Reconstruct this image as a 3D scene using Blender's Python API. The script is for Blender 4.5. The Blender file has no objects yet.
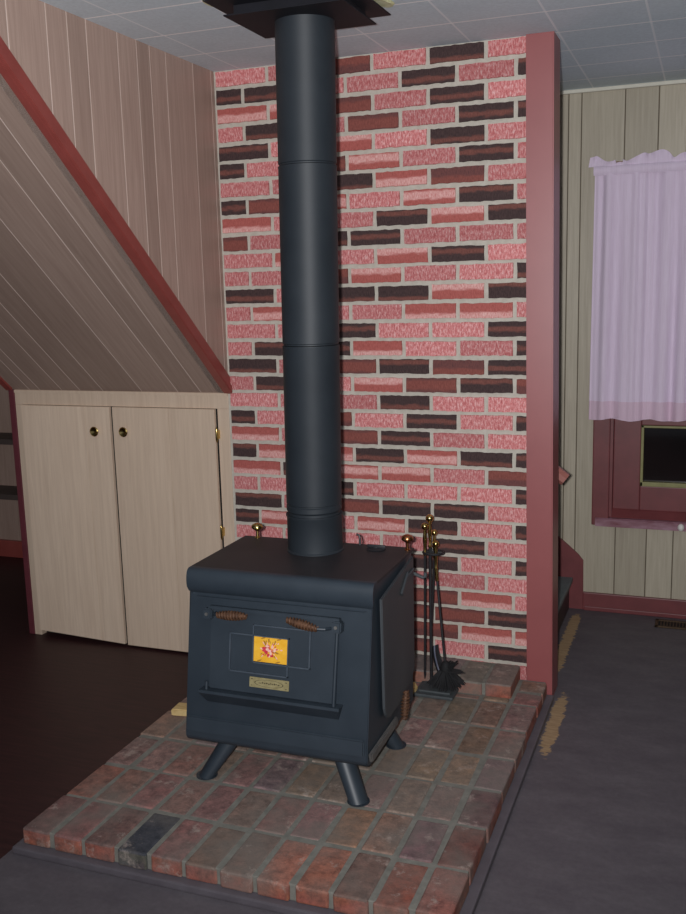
import bpy, bmesh, math, random
from mathutils import Vector, Matrix, noise

# ------------------------------------------------------------------ camera, world, flash, exposure
S = bpy.context.scene
COL = S.collection
F_PX, PITCH, ROLL, YAW = 963.5, -0.1761, -0.0267, -0.3648
CAM = Vector((0.739, -3.3886, 1.517))
fw = Vector((math.sin(YAW) * math.cos(PITCH), math.cos(YAW) * math.cos(PITCH), math.sin(PITCH)))
r0 = Vector((math.cos(YAW), -math.sin(YAW), 0))
u0 = r0.cross(fw)
cr = r0 * math.cos(ROLL) + u0 * math.sin(ROLL)
cu = -r0 * math.sin(ROLL) + u0 * math.cos(ROLL)
cd = bpy.data.cameras.new('camera')
cam = bpy.data.objects.new('camera', cd)
COL.objects.link(cam)
cd.sensor_fit = 'VERTICAL'
cd.sensor_height = 24
cd.lens = F_PX / 914 * 24
cd.clip_start = 0.02
cam.matrix_world = Matrix(((cr.x, cu.x, -fw.x, CAM.x), (cr.y, cu.y, -fw.y, CAM.y), (cr.z, cu.z, -fw.z, CAM.z), (0, 0, 0, 1)))
S.camera = cam

W = bpy.data.worlds.new('world')
S.world = W
W.use_nodes = True
W.node_tree.nodes['Background'].inputs[0].default_value = (0.75, 0.85, 1.0, 1)
W.node_tree.nodes['Background'].inputs[1].default_value = 0.17

# the camera's own flash, just beside the lens
ld = bpy.data.lights.new('camera_flash', 'SPOT')
ld.energy = 310
ld.color = (0.985, 0.985, 1.0)
ld.spot_size = math.radians(112)
ld.spot_blend = 1.0
ld.shadow_soft_size = 0.02
flash = bpy.data.objects.new('camera_flash', ld)
COL.objects.link(flash)
flash.location = CAM - cr * 0.055 + cu * 0.02
fdir = (fw + cu * 0.22 + cr * 0.05).normalized()
flash.rotation_euler = (-fdir).to_track_quat('Z', 'Y').to_euler()

S.view_settings.view_transform = 'Standard'
S.view_settings.look = 'None'
S.view_settings.exposure = 0.0
S.view_settings.gamma = 1.0
S.view_settings.use_curve_mapping = False

rnd = random.Random(7)


# ------------------------------------------------------------------ helpers
def srgb(r, g, b):
    def f(c):
        c /= 255
        return c / 12.92 if c <= 0.04045 else ((c + 0.055) / 1.055) ** 2.4
    return (f(r), f(g), f(b), 1)


class Nodes:
    def __init__(self, name):
        self.m = bpy.data.materials.new(name)
        self.m.use_nodes = True
        self.t = self.m.node_tree
        self.b = self.t.nodes['Principled BSDF']

    def n(self, kind, **kw):
        nd = self.t.nodes.new(kind)
        for k, v in kw.items():
            setattr(nd, k, v)
        return nd

    def l(self, a, b):
        self.t.links.new(a, b)

    def coord(self, out='Object', scale=(1, 1, 1), loc=(0, 0, 0), rot=(0, 0, 0)):
        c = self.n('ShaderNodeTexCoord')
        m = self.n('ShaderNodeMapping')
        m.inputs['Scale'].default_value = scale
        m.inputs['Location'].default_value = loc
        m.inputs['Rotation'].default_value = rot
        self.l(c.outputs[out], m.inputs['Vector'])
        return m.outputs['Vector']

    def noise(self, vec, scale, detail=4, rough=0.6, dist=0.0):
        x = self.n('ShaderNodeTexNoise')
        x.inputs['Scale'].default_value = scale
        x.inputs['Detail'].default_value = detail
        x.inputs['Roughness'].default_value = rough
        x.inputs['Distortion'].default_value = dist
        self.l(vec, x.inputs['Vector'])
        return x.outputs['Fac']

    def ramp(self, fac, stops):
        r = self.n('ShaderNodeValToRGB')
        e = r.color_ramp.elements
        while len(e) < len(stops):
            e.new(0.5)
        for k, (p, c) in enumerate(stops):
            e[k].position = p
            e[k].color = c if len(c) == 4 else (*c, 1)
        self.l(fac, r.inputs['Fac'])
        return r.outputs['Color']

    def mix(self, fac, a, b, mode='MIX'):
        x = self.n('ShaderNodeMix', data_type='RGBA', blend_type=mode)
        for s, v in ((0, fac), (6, a), (7, b)):
            if hasattr(v, 'default_value'):
                self.l(v, x.inputs[s])
            else:
                x.inputs[s].default_value = v
        return x.outputs[2]

    def attr(self, name):
        a = self.n('ShaderNodeAttribute', attribute_name=name)
        return a

    def bump(self, h, strength=0.3, dist=0.004):
        x = self.n('ShaderNodeBump')
        x.inputs['Strength'].default_value = strength
        x.inputs['Distance'].default_value = dist
        self.l(h, x.inputs['Height'])
        self.l(x.outputs['Normal'], self.b.inputs['Normal'])

    def set(self, col=None, rough=None, metal=None, spec=None):
        if col is not None:
            if hasattr(col, 'default_value'):
                self.l(col, self.b.inputs['Base Color'])
            else:
                self.b.inputs['Base Color'].default_value = col
        if rough is not None:
            if hasattr(rough, 'default_value'):
                self.l(rough, self.b.inputs['Roughness'])
            else:
                self.b.inputs['Roughness'].default_value = rough
        if metal is not None:
            self.b.inputs['Metallic'].default_value = metal
        if spec is not None:
            self.b.inputs['Specular IOR Level'].default_value = spec
        return self.m


BLK = (0, 0, 0, 1)
WHT = (1, 1, 1, 1)


def mottled(name, c1, c2, scale=6, rough=0.5, metal=0.0, spec=0.5, bump=0.0, stretch=(1, 1, 1), detail=4):
    k = Nodes(name)
    f = k.noise(k.coord(scale=stretch), scale, detail)
    c = k.ramp(f, [(0.3, c1), (0.7, c2)])
    if bump:
        k.bump(f, bump, 0.003)
    return k.set(c, rough, metal, spec)


def brick_mat(name, stops, scale, speck=None, rough=0.85):
    """printed / pressed brick face: UV holds the brick's own coordinates in metres"""
    k = Nodes(name)
    v = k.coord('UV', scale=scale)
    f = k.noise(v, 1.0, 3, 0.65, 0.25)
    c = k.ramp(f, stops)
    at = k.attr('tone').outputs['Fac']
    c = k.mix(1.0, c, k.ramp(at, [(0, (0.78, 0.75, 0.75)), (1, (1.15, 1.15, 1.15))]), 'MULTIPLY')
    g = k.noise(k.coord('UV', scale=(1, 1, 1)), 240, 2)
    c = k.mix(0.35, c, k.ramp(g, [(0.35, (0.55, 0.5, 0.5)), (0.65, (1.2, 1.2, 1.2))]), 'MULTIPLY')
    k.bump(g, 0.35, 0.003)
    return k.set(c, rough, 0, 0.25)


M = {}
M['pink'] = brick_mat('brick_pink', [(0.28, srgb(172, 92, 92)), (0.44, srgb(200, 118, 118)), (0.54, srgb(214, 144, 143)), (0.68, srgb(232, 190, 187))], (190, 60, 1))


def banded_mat(name, edge, edge2, core, core2, half, rough=0.85):
    """brick whose face carries a rough lengthwise band of another colour"""
    k = Nodes(name)
    uv = k.coord('UV')
    t = k.attr('tone').outputs['Fac']
    vv = k.attr('vv').outputs['Fac']
    n1 = k.noise(k.coord('UV', scale=(22, 60, 1)), 1.0, 4, 0.7)
    fleck = k.noise(k.coord('UV', scale=(240, 70, 1)), 1.0, 3, 0.7)

    def ma(op, a, b):
        m = k.n('ShaderNodeMath', operation=op)
        for q, v in ((0, a), (1, b)):
            if isinstance(v, (int, float)):
                m.inputs[q].default_value = v
            else:
                k.l(v, m.inputs[q])
        return m.outputs[0]
    ctr = ma('ADD', ma('MULTIPLY', t, 0.9), 0.05)
    d = ma('ABSOLUTE', ma('SUBTRACT', vv, ctr), 0)
    d = ma('ADD', d, ma('MULTIPLY', ma('SUBTRACT', n1, 0.5), 0.55))
    d = ma('ADD', d, ma('MULTIPLY', ma('SUBTRACT', fleck, 0.5), 0.35))
    ce = k.ramp(fleck, [(0.35, edge), (0.65, edge2)])
    cc = k.ramp(fleck, [(0.38, core), (0.62, core2)])
    c = k.mix(k.ramp(d, [(half - 0.07, BLK), (half + 0.07, WHT)]), cc, ce)
    k.bump(fleck, 0.35, 0.003)
    return k.set(c, rough, 0, 0.25)


M['streak'] = banded_mat('brick_red_streak', srgb(160, 84, 78), srgb(186, 104, 98), srgb(204, 132, 128), srgb(230, 184, 178), 0.26)
M['brown'] = banded_mat('brick_brown', srgb(96, 62, 62), srgb(122, 76, 72), srgb(124, 70, 64), srgb(144, 84, 76), 0.34)
M['dark'] = banded_mat('brick_dark', srgb(60, 46, 47), srgb(80, 62, 61), srgb(106, 66, 60), srgb(130, 82, 74), 0.15)
M['mortar'] = mottled('mortar', srgb(182, 175, 163), srgb(200, 193, 182), 40, 0.95, 0, 0.2, 0.3)


def hearth_brick_mat():
    k = Nodes('hearth_brick')
    at = k.attr('bcol').outputs['Color']
    co = k.coord()
    f = k.noise(co, 32, 8, 0.78)
    c = k.mix(1.0, at, k.ramp(f, [(0.32, (0.42, 0.42, 0.46)), (0.5, (1, 1, 1)), (0.68, (1.6, 1.5, 1.45))]), 'MULTIPLY')
    # grey ash dust and pale lime stains
    d = k.noise(co, 5.5, 3, 0.55)
    c = k.mix(k.ramp(d, [(0.40, BLK), (0.66, (0.7, 0.7, 0.7, 1))]), c, srgb(124, 116, 109))
    w = k.noise(k.coord(loc=(3, 5, 0)), 11, 6, 0.75)
    c = k.mix(k.ramp(w, [(0.57, BLK), (0.67, (0.6, 0.6, 0.6, 1))]), c, srgb(182, 166, 156))
    g = k.noise(co, 150, 3)
    k.bump(g, 0.5, 0.003)
    return k.set(c, 0.8, 0, 0.3)


M['hbrick'] = hearth_brick_mat()
M['hmortar'] = mottled('hearth_mortar', srgb(114, 113, 106), srgb(138, 135, 127), 30, 0.95, 0, 0.2, 0.4)


def panel_mat(name, c1, c2, axis, rough=0.45, spec=0.4):
    """wood-grain wall panel: grain runs along the given axis"""
    k = Nodes(name)
    st = {'z': (38, 38, 1.6), 'slope': (38, 1.6, 1.6)}[axis]
    f = k.noise(k.coord(scale=st), 2.2, 5, 0.65, 0.5)
    c = k.ramp(f, [(0.3, c1), (0.7, c2)])
    at = k.attr('tone').outputs['Fac']
    c = k.mix(1.0, c, k.ramp(at, [(0, (0.86, 0.85, 0.84)), (1, (1.08, 1.08, 1.08))]), 'MULTIPLY')
    return k.set(c, rough, 0, spec)


M['panelL'] = panel_mat('panel_tan', srgb(162, 137, 125), srgb(182, 157, 144), 'z')
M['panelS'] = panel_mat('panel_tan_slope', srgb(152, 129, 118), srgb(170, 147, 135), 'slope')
M['grooveL'] = mottled('groove_pale', srgb(214, 196, 184), srgb(224, 206, 196), 20, 0.6)
M['panelR'] = panel_mat('panel_olive', srgb(166, 156, 138), srgb(186, 177, 158), 'z')
M['grooveR'] = mottled('groove_dark', srgb(92, 82, 66), srgb(110, 98, 80), 20, 0.7)
M['paintred'] = mottled('red_paint', srgb(142, 60, 60), srgb(152, 67, 67), 8, 0.33, 0, 0.5)
M['pillarred'] = mottled('rose_red_paint', srgb(146, 77, 77), srgb(154, 83, 83), 5, 0.40, 0, 0.8)
M['trimplum'] = mottled('plum_trim', srgb(96, 44, 52), srgb(108, 52, 60), 14, 0.45)
M['trimred'] = mottled('trim_red', srgb(138, 66, 60), srgb(150, 74, 68), 14, 0.4, 0, 0.5, 0, (1, 1, 1))
M['cupboard'] = panel_mat('pale_birch', srgb(212, 188, 166), srgb(228, 206, 184), 'z', 0.5)
M['brass'] = mottled('brass', srgb(186, 158, 96), srgb(214, 188, 120), 20, 0.2, 1.0)
M['copper'] = mottled('copper_brass', srgb(180, 116, 78), srgb(196, 136, 92), 20, 0.25, 1.0)
M['iron'] = mottled('stove_iron', (0.021, 0.030, 0.041, 1), (0.029, 0.040, 0.053, 1), 9, 0.46, 0.0, 0.5, 0.06)
M['ironline'] = mottled('highlit_iron_line', (0.045, 0.060, 0.080, 1), (0.07, 0.085, 0.105, 1), 40, 0.4, 0.0, 0.5)  # paler iron: bevel highlights of the door moulding put into the colour
M['shield'] = mottled('shield_iron', (0.034, 0.041, 0.048, 1), (0.058, 0.064, 0.070, 1), 6, 0.5, 0.0, 0.5, 0.05, (1, 1, 0.35))
M['ironflat'] = mottled('stove_top_iron', (0.016, 0.015, 0.018, 1), (0.030, 0.026, 0.028, 1), 7, 0.55, 0.0, 0.45, 0.06)
M['pipe'] = mottled('pipe_black', (0.015, 0.020, 0.026, 1), (0.021, 0.027, 0.034, 1), 8, 0.55, 0.0, 0.4, 0.05)
M['ironedge'] = mottled('worn_edge', (0.10, 0.10, 0.10, 1), (0.16, 0.15, 0.14, 1), 30, 0.5, 0.3)
M['rust'] = mottled('rusty_coil', srgb(70, 48, 36), srgb(112, 78, 56), 60, 0.6, 0.3)
M['bristle'] = mottled('black_bristle', (0.004, 0.004, 0.005, 1), (0.008, 0.008, 0.010, 1), 40, 0.8)
M['shovelrim'] = mottled('bluish_steel_rim', (0.10, 0.11, 0.16, 1), (0.16, 0.17, 0.22, 1), 30, 0.35, 0.4)
M['blackiron'] = mottled('black_wrought_iron', (0.010, 0.010, 0.012, 1), (0.02, 0.02, 0.024, 1), 25, 0.5, 0.0)
M['basegrey'] = mottled('stand_base', (0.045, 0.055, 0.060, 1), (0.07, 0.08, 0.085, 1), 30, 0.6)
M['platetin'] = mottled('dark_sheet_metal', (0.008, 0.008, 0.011, 1), (0.013, 0.013, 0.018, 1), 7, 0.6, 0.0, 0.25)
M['nameplate'] = mottled('brass_plate', srgb(150, 138, 98), srgb(176, 164, 122), 60, 0.4, 0.3)
M['ink'] = mottled('plate_ink', srgb(70, 62, 40), srgb(86, 78, 52), 60, 0.6)
M['tileyellow'] = mottled('tile_yellow', srgb(228, 168, 40), srgb(240, 186, 62), 50, 0.3)
M['petalred'] = mottled('petal_red', srgb(190, 40, 52), srgb(210, 66, 80), 60, 0.4)
M['petalpink'] = mottled('petal_pink', srgb(236, 170, 160), srgb(245, 200, 180), 60, 0.4)
M['leafochre'] = mottled('leaf_ochre', srgb(150, 106, 36), srgb(176, 128, 48), 60, 0.4)
M['splitwood'] = mottled('split_wood', srgb(190, 160, 104), srgb(214, 188, 134), 20, 0.8, 0, 0.3, 0.1, (1, 6, 1))
M['greypaint'] = mottled('grey_floor_paint', srgb(88, 82, 88), srgb(100, 94, 100), 16, 0.55)
M['steppaint'] = mottled('blue_grey_step_paint', srgb(92, 104, 106), srgb(104, 116, 118), 12, 0.5)
M['riser'] = mottled('dark_riser', srgb(52, 40, 44), srgb(60, 46, 50), 12, 0.5)
M['shelfdark'] = mottled('shelf_grey', srgb(72, 62, 58), srgb(84, 72, 68), 12, 0.6)
M['ventbrown'] = mottled('vent_bronze', srgb(66, 50, 30), srgb(82, 62, 38), 30, 0.5, 0.4)
M['hole'] = mottled('dark_gap', (0.006, 0.005, 0.005, 1), (0.01, 0.009, 0.009, 1), 10, 0.9)
M['railwood'] = mottled('rail_paint', srgb(150, 92, 84), srgb(166, 106, 96), 14, 0.45)
M['sillsheen'] = mottled('sill_edge_sheen', srgb(118, 66, 74), srgb(170, 134, 148), 9, 0.35, 0, 0.5, 0, (1, 1, 3))  # pale mottling paints the flash's reflection on the sill front
M['bead'] = mottled('olive_bead', srgb(128, 124, 76), srgb(146, 142, 92), 20, 0.5)
M['winred'] = mottled('window_red', srgb(106, 50, 52), srgb(120, 58, 60), 10, 0.45)
M['crown'] = mottled('crown_cream', srgb(206, 202, 188), srgb(220, 216, 202), 10, 0.6)
M['rod'] = mottled('rod_brown', srgb(110, 62, 34), srgb(130, 76, 44), 20, 0.5)
M['whitepaint'] = mottled('white_chip', srgb(225, 222, 216), srgb(235, 232, 226), 20, 0.6)
M['insul'] = mottled('insulation', srgb(200, 196, 150), srgb(226, 222, 190), 50, 0.9)


def curtain_mat(name, c1, c2):
    k = Nodes(name)
    f = k.noise(k.coord(scale=(160, 20, 6)), 1.5, 2)
    k.set(k.ramp(f, [(0.3, c1), (0.7, c2)]), 0.85, 0, 0.2)
    k.b.inputs['Sheen Weight'].default_value = 0.2
    return k.m


M['curtain'] = curtain_mat('curtain_lilac', srgb(222, 204, 224), srgb(230, 214, 234))
M['hem'] = curtain_mat('curtain_hem', srgb(216, 188, 206), srgb(224, 198, 216))


def ceiling_mat():
    k = Nodes('ceiling_tile')
    c = k.n('ShaderNodeTexCoord')
    s = k.n('ShaderNodeSeparateXYZ')
    k.l(c.outputs['Object'], s.inputs[0])

    def line(out, off, per, w):
        a = k.n('ShaderNodeMath', operation='SUBTRACT'); k.l(out, a.inputs[0]); a.inputs[1].default_value = off - per / 2 - per * 40
        b = k.n('ShaderNodeMath', operation='MODULO'); k.l(a.outputs[0], b.inputs[0]); b.inputs[1].default_value = per
        d = k.n('ShaderNodeMath', operation='SUBTRACT'); k.l(b.outputs[0], d.inputs[0]); d.inputs[1].default_value = per / 2
        e = k.n('ShaderNodeMath', operation='ABSOLUTE'); k.l(d.outputs[0], e.inputs[0])
        g = k.n('ShaderNodeMath', operation='LESS_THAN'); k.l(e.outputs[0], g.inputs[0]); g.inputs[1].default_value = w
        return g.outputs[0]
    lx = line(s.outputs['X'], -0.052, 0.29, 0.0035)
    ly = line(s.outputs['Y'], 0.007, 0.2715, 0.0045)
    f = k.noise(c.outputs['Object'], 3.0, 3)
    g = k.noise(c.outputs['Object'], 90, 2)
    base = k.ramp(f, [(0.3, srgb(206, 219, 227)), (0.7, srgb(216, 228, 235))])
    base = k.mix(0.25, base, k.ramp(g, [(0.35, (0.75, 0.75, 0.75)), (0.65, (1.1, 1.1, 1.1))]), 'MULTIPLY')
    c1 = k.mix(lx, base, srgb(236, 242, 246))
    c2 = k.mix(ly, c1, srgb(255, 255, 255))  # tile joints painted pale, as bevels catching the light
    return k.set(c2, 0.8, 0, 0.3)


M['ceiling'] = ceiling_mat()


def floor_mat():
    """grey painted boards, rubbed through to bare wood in a strip beside the hearth and the wall end"""
    k = Nodes('grey_painted_floor')
    co = k.coord()
    f = k.noise(k.coord(scale=(1, 2, 1)), 6, 5, 0.65)
    base = k.ramp(f, [(0.3, srgb(88, 82, 88)), (0.55, srgb(98, 92, 97)), (0.75, srgb(107, 101, 106))])
    fine = k.noise(co, 60, 4, 0.7)
    base = k.mix(0.3, base, k.ramp(fine, [(0.35, (0.7, 0.7, 0.7)), (0.7, (1.25, 1.25, 1.25))]), 'MULTIPLY')
    s = k.n('ShaderNodeSeparateXYZ')
    k.l(co, s.inputs[0])

    def band(out, a, b, soft):
        r1 = k.n('ShaderNodeMapRange', clamp=True); k.l(out, r1.inputs[0])
        for i, v in enumerate((a - soft, a + soft, 0, 1)): r1.inputs[1 + i].default_value = v
        r2 = k.n('ShaderNodeMapRange', clamp=True); k.l(out, r2.inputs[0])
        for i, v in enumerate((b - soft, b + soft, 1, 0)): r2.inputs[1 + i].default_value = v
        m = k.n('ShaderNodeMath', operation='MULTIPLY'); k.l(r1.outputs[0], m.inputs[0]); k.l(r2.outputs[0], m.inputs[1])
        return m.outputs[0]

    def mul(a, b):
        m = k.n('ShaderNodeMath', operation='MULTIPLY'); k.l(a, m.inputs[0]); k.l(b, m.inputs[1]); return m.outputs[0]
    def scl(a):
        m = k.n('ShaderNodeMath', operation='MULTIPLY'); k.l(a, m.inputs[0]); m.inputs[1].default_value = 0.4; return m.outputs[0]
    n1 = k.noise(k.coord(scale=(1.5, 3, 1)), 14, 5, 0.7)
    
    p1 = mul(band(s.outputs['X'], 0.258, 0.312, 0.02), band(s.outputs['Y'], -0.48, 0.06, 0.14))
    p2 = mul(band(s.outputs['X'], 0.19, 0.245, 0.02), band(s.outputs['Y'], 0.22, 0.95, 0.06))
    ad = k.n('ShaderNodeMath', operation='MAXIMUM'); k.l(p1, ad.inputs[0]); k.l(p2, ad.inputs[1])
    wood = k.ramp(k.noise(k.coord(scale=(8, 30, 1)), 3, 4), [(0.3, srgb(150, 122, 90)), (0.7, srgb(180, 154, 120))])
    sm = k.n('ShaderNodeMath', operation='MULTIPLY_ADD'); k.l(n1, sm.inputs[0]); sm.inputs[1].default_value = 1.5; k.l(ad.outputs[0], sm.inputs[2])
    c = k.mix(k.ramp(sm.outputs[0], [(0.90, BLK), (0.94, WHT)]) if False else k.ramp(scl(sm.outputs[0]), [(0.53, BLK), (0.56, WHT)]), base, wood)
    k.bump(fine, 0.15, 0.002)
    return k.set(c, 0.6, 0, 0.35)


M['floor'] = floor_mat()


def wood_floor_mat():
    k = Nodes('dark_board_floor')
    f = k.noise(k.coord(scale=(2, 26, 1)), 3, 5, 0.65)
    c = k.ramp(f, [(0.3, srgb(44, 25, 27)), (0.7, srgb(66, 38, 38))])
    return k.set(c, 0.5, 0, 0.35)


M['woodfloor'] = wood_floor_mat()


def pane_mat():
    k = Nodes('night_pane')
    f = k.noise(k.coord(), 3, 2)
    k.set(k.ramp(f, [(0.3, (0.008, 0.006, 0.006, 1)), (0.7, (0.014, 0.009, 0.009, 1))]), 0.06, 0, 0.5)
    return k.m


M['pane'] = pane_mat()

ORIG = {}


def obj(name, bm, mats, parent=None, smooth=False, kind=None):
    if not isinstance(mats, (list, tuple)):
        mats = [mats]
    if parent is not None:
        bmesh.ops.translate(bm, vec=-ORIG[parent.name], verts=bm.verts)
    bmesh.ops.recalc_face_normals(bm, faces=bm.faces)
    me = bpy.data.meshes.new(name)
    bm.to_mesh(me)
    bm.free()
    for m in mats:
        me.materials.append(M[m])
    if smooth:
        for p in me.polygons:
            p.use_smooth = True
        me.set_sharp_from_angle(angle=math.radians(38))
    o = bpy.data.objects.new(name, me)
    COL.objects.link(o)
    if parent is not None:
        o.parent = parent
    ORIG[o.name] = ORIG[parent.name].copy() if parent is not None else Vector((0, 0, 0))
    if kind:
        o['kind'] = kind
    return o


def tag(o, label, cat, group=None):
    o['label'] = label
    o['category'] = cat
    if group:
        o['group'] = group
    return o


def thing(name, loc, label, cat, group=None):
    o = bpy.data.objects.new(name, None)
    o.empty_display_size = 0.05
    COL.objects.link(o)
    o.location = loc
    ORIG[o.name] = Vector(loc)
    return tag(o, label, cat, group)


def struct(name, bm, mats, smooth=False):
    return obj(name, bm, mats, None, smooth, 'structure')


def new():
    return bmesh.new()


def box(bm, x0, x1, y0, y1, z0, z1, mi=0, bev=0.0, seg=2):
    vs = [bm.verts.new((x, y, z)) for x in (x0, x1) for y in (y0, y1) for z in (z0, z1)]
    fs = []
    for q in ((0, 1, 3, 2), (4, 6, 7, 5), (0, 4, 5, 1), (2, 3, 7, 6), (0, 2, 6, 4), (1, 5, 7, 3)):
        f = bm.faces.new([vs[i] for i in q]); f.material_index = mi; fs.append(f)
    if bev:
        es = list({e for f in fs for e in f.edges})
        r = bmesh.ops.bevel(bm, geom=es, offset=bev, segments=seg, affect='EDGES', profile=0.6)
        for f in r['faces']:
            f.material_index = mi
    return fs


def prism(bm, pts, a, b, axis='x', mi=0, bev=0.0):
    """polygon pts extruded along axis from a to b; pts are the two other coordinates in order"""
    def P(p, t):
        return {'x': (t, p[0], p[1]), 'y': (p[0], t, p[1]), 'z': (p[0], p[1], t)}[axis]
    A = [bm.verts.new(P(p, a)) for p in pts]
    B = [bm.verts.new(P(p, b)) for p in pts]
    fs = [bm.faces.new(A), bm.faces.new(B[::-1])]
    n = len(pts)
    for i in range(n):
        fs.append(bm.faces.new((A[i], B[i], B[(i + 1) % n], A[(i + 1) % n])))
    for f in fs:
        f.material_index = mi
    if bev:
        es = list(fs[0].edges) + list(fs[1].edges)
        r = bmesh.ops.bevel(bm, geom=es, offset=bev, segments=2, affect='EDGES')
        for f in r['faces']:
            f.material_index = mi
    return fs


def tube(bm, pts, rads, seg=16, mi=0, cap=True):
    pts = [Vector(p) for p in pts]
    if not isinstance(rads, (list, tuple)):
        rads = [rads] * len(pts)
    rings = []
    ref = None
    for i, p in enumerate(pts):
        d = (pts[min(i + 1, len(pts) - 1)] - pts[max(i - 1, 0)]).normalized()
        if ref is None:
            ref = d.orthogonal().normalized()
        ref = (ref - d * ref.dot(d)).normalized()
        s = d.cross(ref)
        rings.append([bm.verts.new(p + (ref * math.cos(t) + s * math.sin(t)) * rads[i]) for t in [2 * math.pi * j / seg for j in range(seg)]])
    for a, b in zip(rings, rings[1:]):
        for j in range(seg):
            f = bm.faces.new((a[j], a[(j + 1) % seg], b[(j + 1) % seg], b[j])); f.material_index = mi
    if cap:
        f = bm.faces.new(rings[0][::-1]); f.material_index = mi
        f = bm.faces.new(rings[-1]); f.material_index = mi


def lathe(bm, c, prof, seg=28, mi=0):
    """profile [(r, z)] turned round the vertical axis through c"""
    rings = []
    for r, z in prof:
        if r < 1e-5:
            rings.append([bm.verts.new((c[0], c[1], c[2] + z))])
        else:
            rings.append([bm.verts.new((c[0] + r * math.cos(t), c[1] + r * math.sin(t), c[2] + z)) for t in [2 * math.pi * j / seg for j in range(seg)]])
    for a, b in zip(rings, rings[1:]):
        for j in range(seg):
            j2 = (j + 1) % seg
            if len(a) == 1 and len(b) == 1:
                continue
            if len(a) == 1:
                f = bm.faces.new((a[0], b[j2], b[j]))
            elif len(b) == 1:
                f = bm.faces.new((a[j], a[j2], b[0]))
            else:
                f = bm.faces.new((a[j], a[j2], b[j2], b[j]))
            f.material_index = mi


def ball(bm, c, r, mi=0, sz=1.0):
    n = 10
    lathe(bm, c, [(r * math.sin(math.pi * i / n), -r * sz * math.cos(math.pi * i / n)) for i in range(n + 1)], 18, mi)


def coil(bm, a, b, r0, r1, wire, turns, mi=0):
    """a spring handle: a coil along a-b whose radius swells in the middle"""
    a, b = Vector(a), Vector(b)
    d = (b - a).normalized()
    s = d.orthogonal().normalized()
    t = d.cross(s)
    pts = []
    n = int(turns * 12)
    for i in range(n + 1):
        u = i / n
        r = r0 + (r1 - r0) * math.sin(math.pi * u) ** 0.7
        an = 2 * math.pi * turns * u
        pts.append(a + (b - a) * u + (s * math.cos(an) + t * math.sin(an)) * r)
    tube(bm, pts, wire, 6, mi)
    tube(bm, [a, a + (b - a) * 0.5, b], [r0 * 0.8, r1 * 0.85, r0 * 0.8], 10, mi)


# ------------------------------------------------------------------ room shell
CEIL = 2.315
WY = 1.03          # far wall with the window
WXL = -1.03        # panelled cheek wall

bm = new(); box(bm, -1.02, 2.4, -4.2, WY + 0.1, -0.05, 0.0)
struct('floor', bm, 'floor')
bm = new(); box(bm, -4.2, -1.02, -4.2, WY + 0.1, -0.05, -0.001)
struct('floor_boards', bm, 'woodfloor')
bm = new(); box(bm, -4.2, 2.4, -4.2, WY + 0.1, CEIL, CEIL + 0.05)
struct('ceiling', bm, 'ceiling')


bm = new(); box(bm, 2.4, 2.5, -4.2, WY + 0.1, 0, CEIL)
struct('wall_side', bm, 'panelR')
bm = new(); box(bm, -4.3, -4.2, -4.2, WY + 0.1, 0, CEIL)
struct('wall_far_left', bm, 'panelL')


def tone_layer(bm):
    return bm.verts.layers.float.new('tone')


# --- brick wall
PB, LB = 0.0667, 0.2032
ROWS = """P P M P D P
D D P P D P D
S S M P D P
P D P M P D D
D P S P D P
D P M S P D P
P P D S M P
D M S P S D P
S P P D S D
M P D D P P P
P S P S D P
P P M S P P D
D P D D S D
P S P P S S P
P P D P P D
P D D S P P D
D P M D M D
P D P S M D M
P P P D P P
D P M P D P D
S P M D P P
D S S D S D D
S D S S P M
P P D P P P D
D P M D D P
D S P S D P D
P P P P D P
P P S P D P D
P P P P P P
P P S P M S P
M P P M M D
P P S P M S S
P P P M P D
P P P P M P P""".split('\n')
MI = {'P': 1, 'S': 2, 'M': 3, 'D': 4}
bm = new()
uvl = bm.loops.layers.uv.new('UVMap')
tl = tone_layer(bm)
vl = bm.verts.layers.float.new('vv')
XL, XR = -1.02, 0.139
box(bm, -1.06, XR + 0.02, 0.0, 0.118, 0, CEIL, 0)


def rough_outline(w, h, n, jit):
    pts = []
    for i in range(n):
        pts.append([-w / 2 + w * i / n, -h / 2])
    pts.append([w / 2, -h / 2]); pts.append([w / 2, 0.0])
    for i in range(n):
        pts.append([w / 2 - w * i / n, h / 2])
    pts.append([-w / 2, h / 2]); pts.append([-w / 2, 0.0])
    for p in pts:
        p[0] += rnd.uniform(-jit, jit) * 0.7
        p[1] += rnd.uniform(-jit, jit)
    return pts


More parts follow.
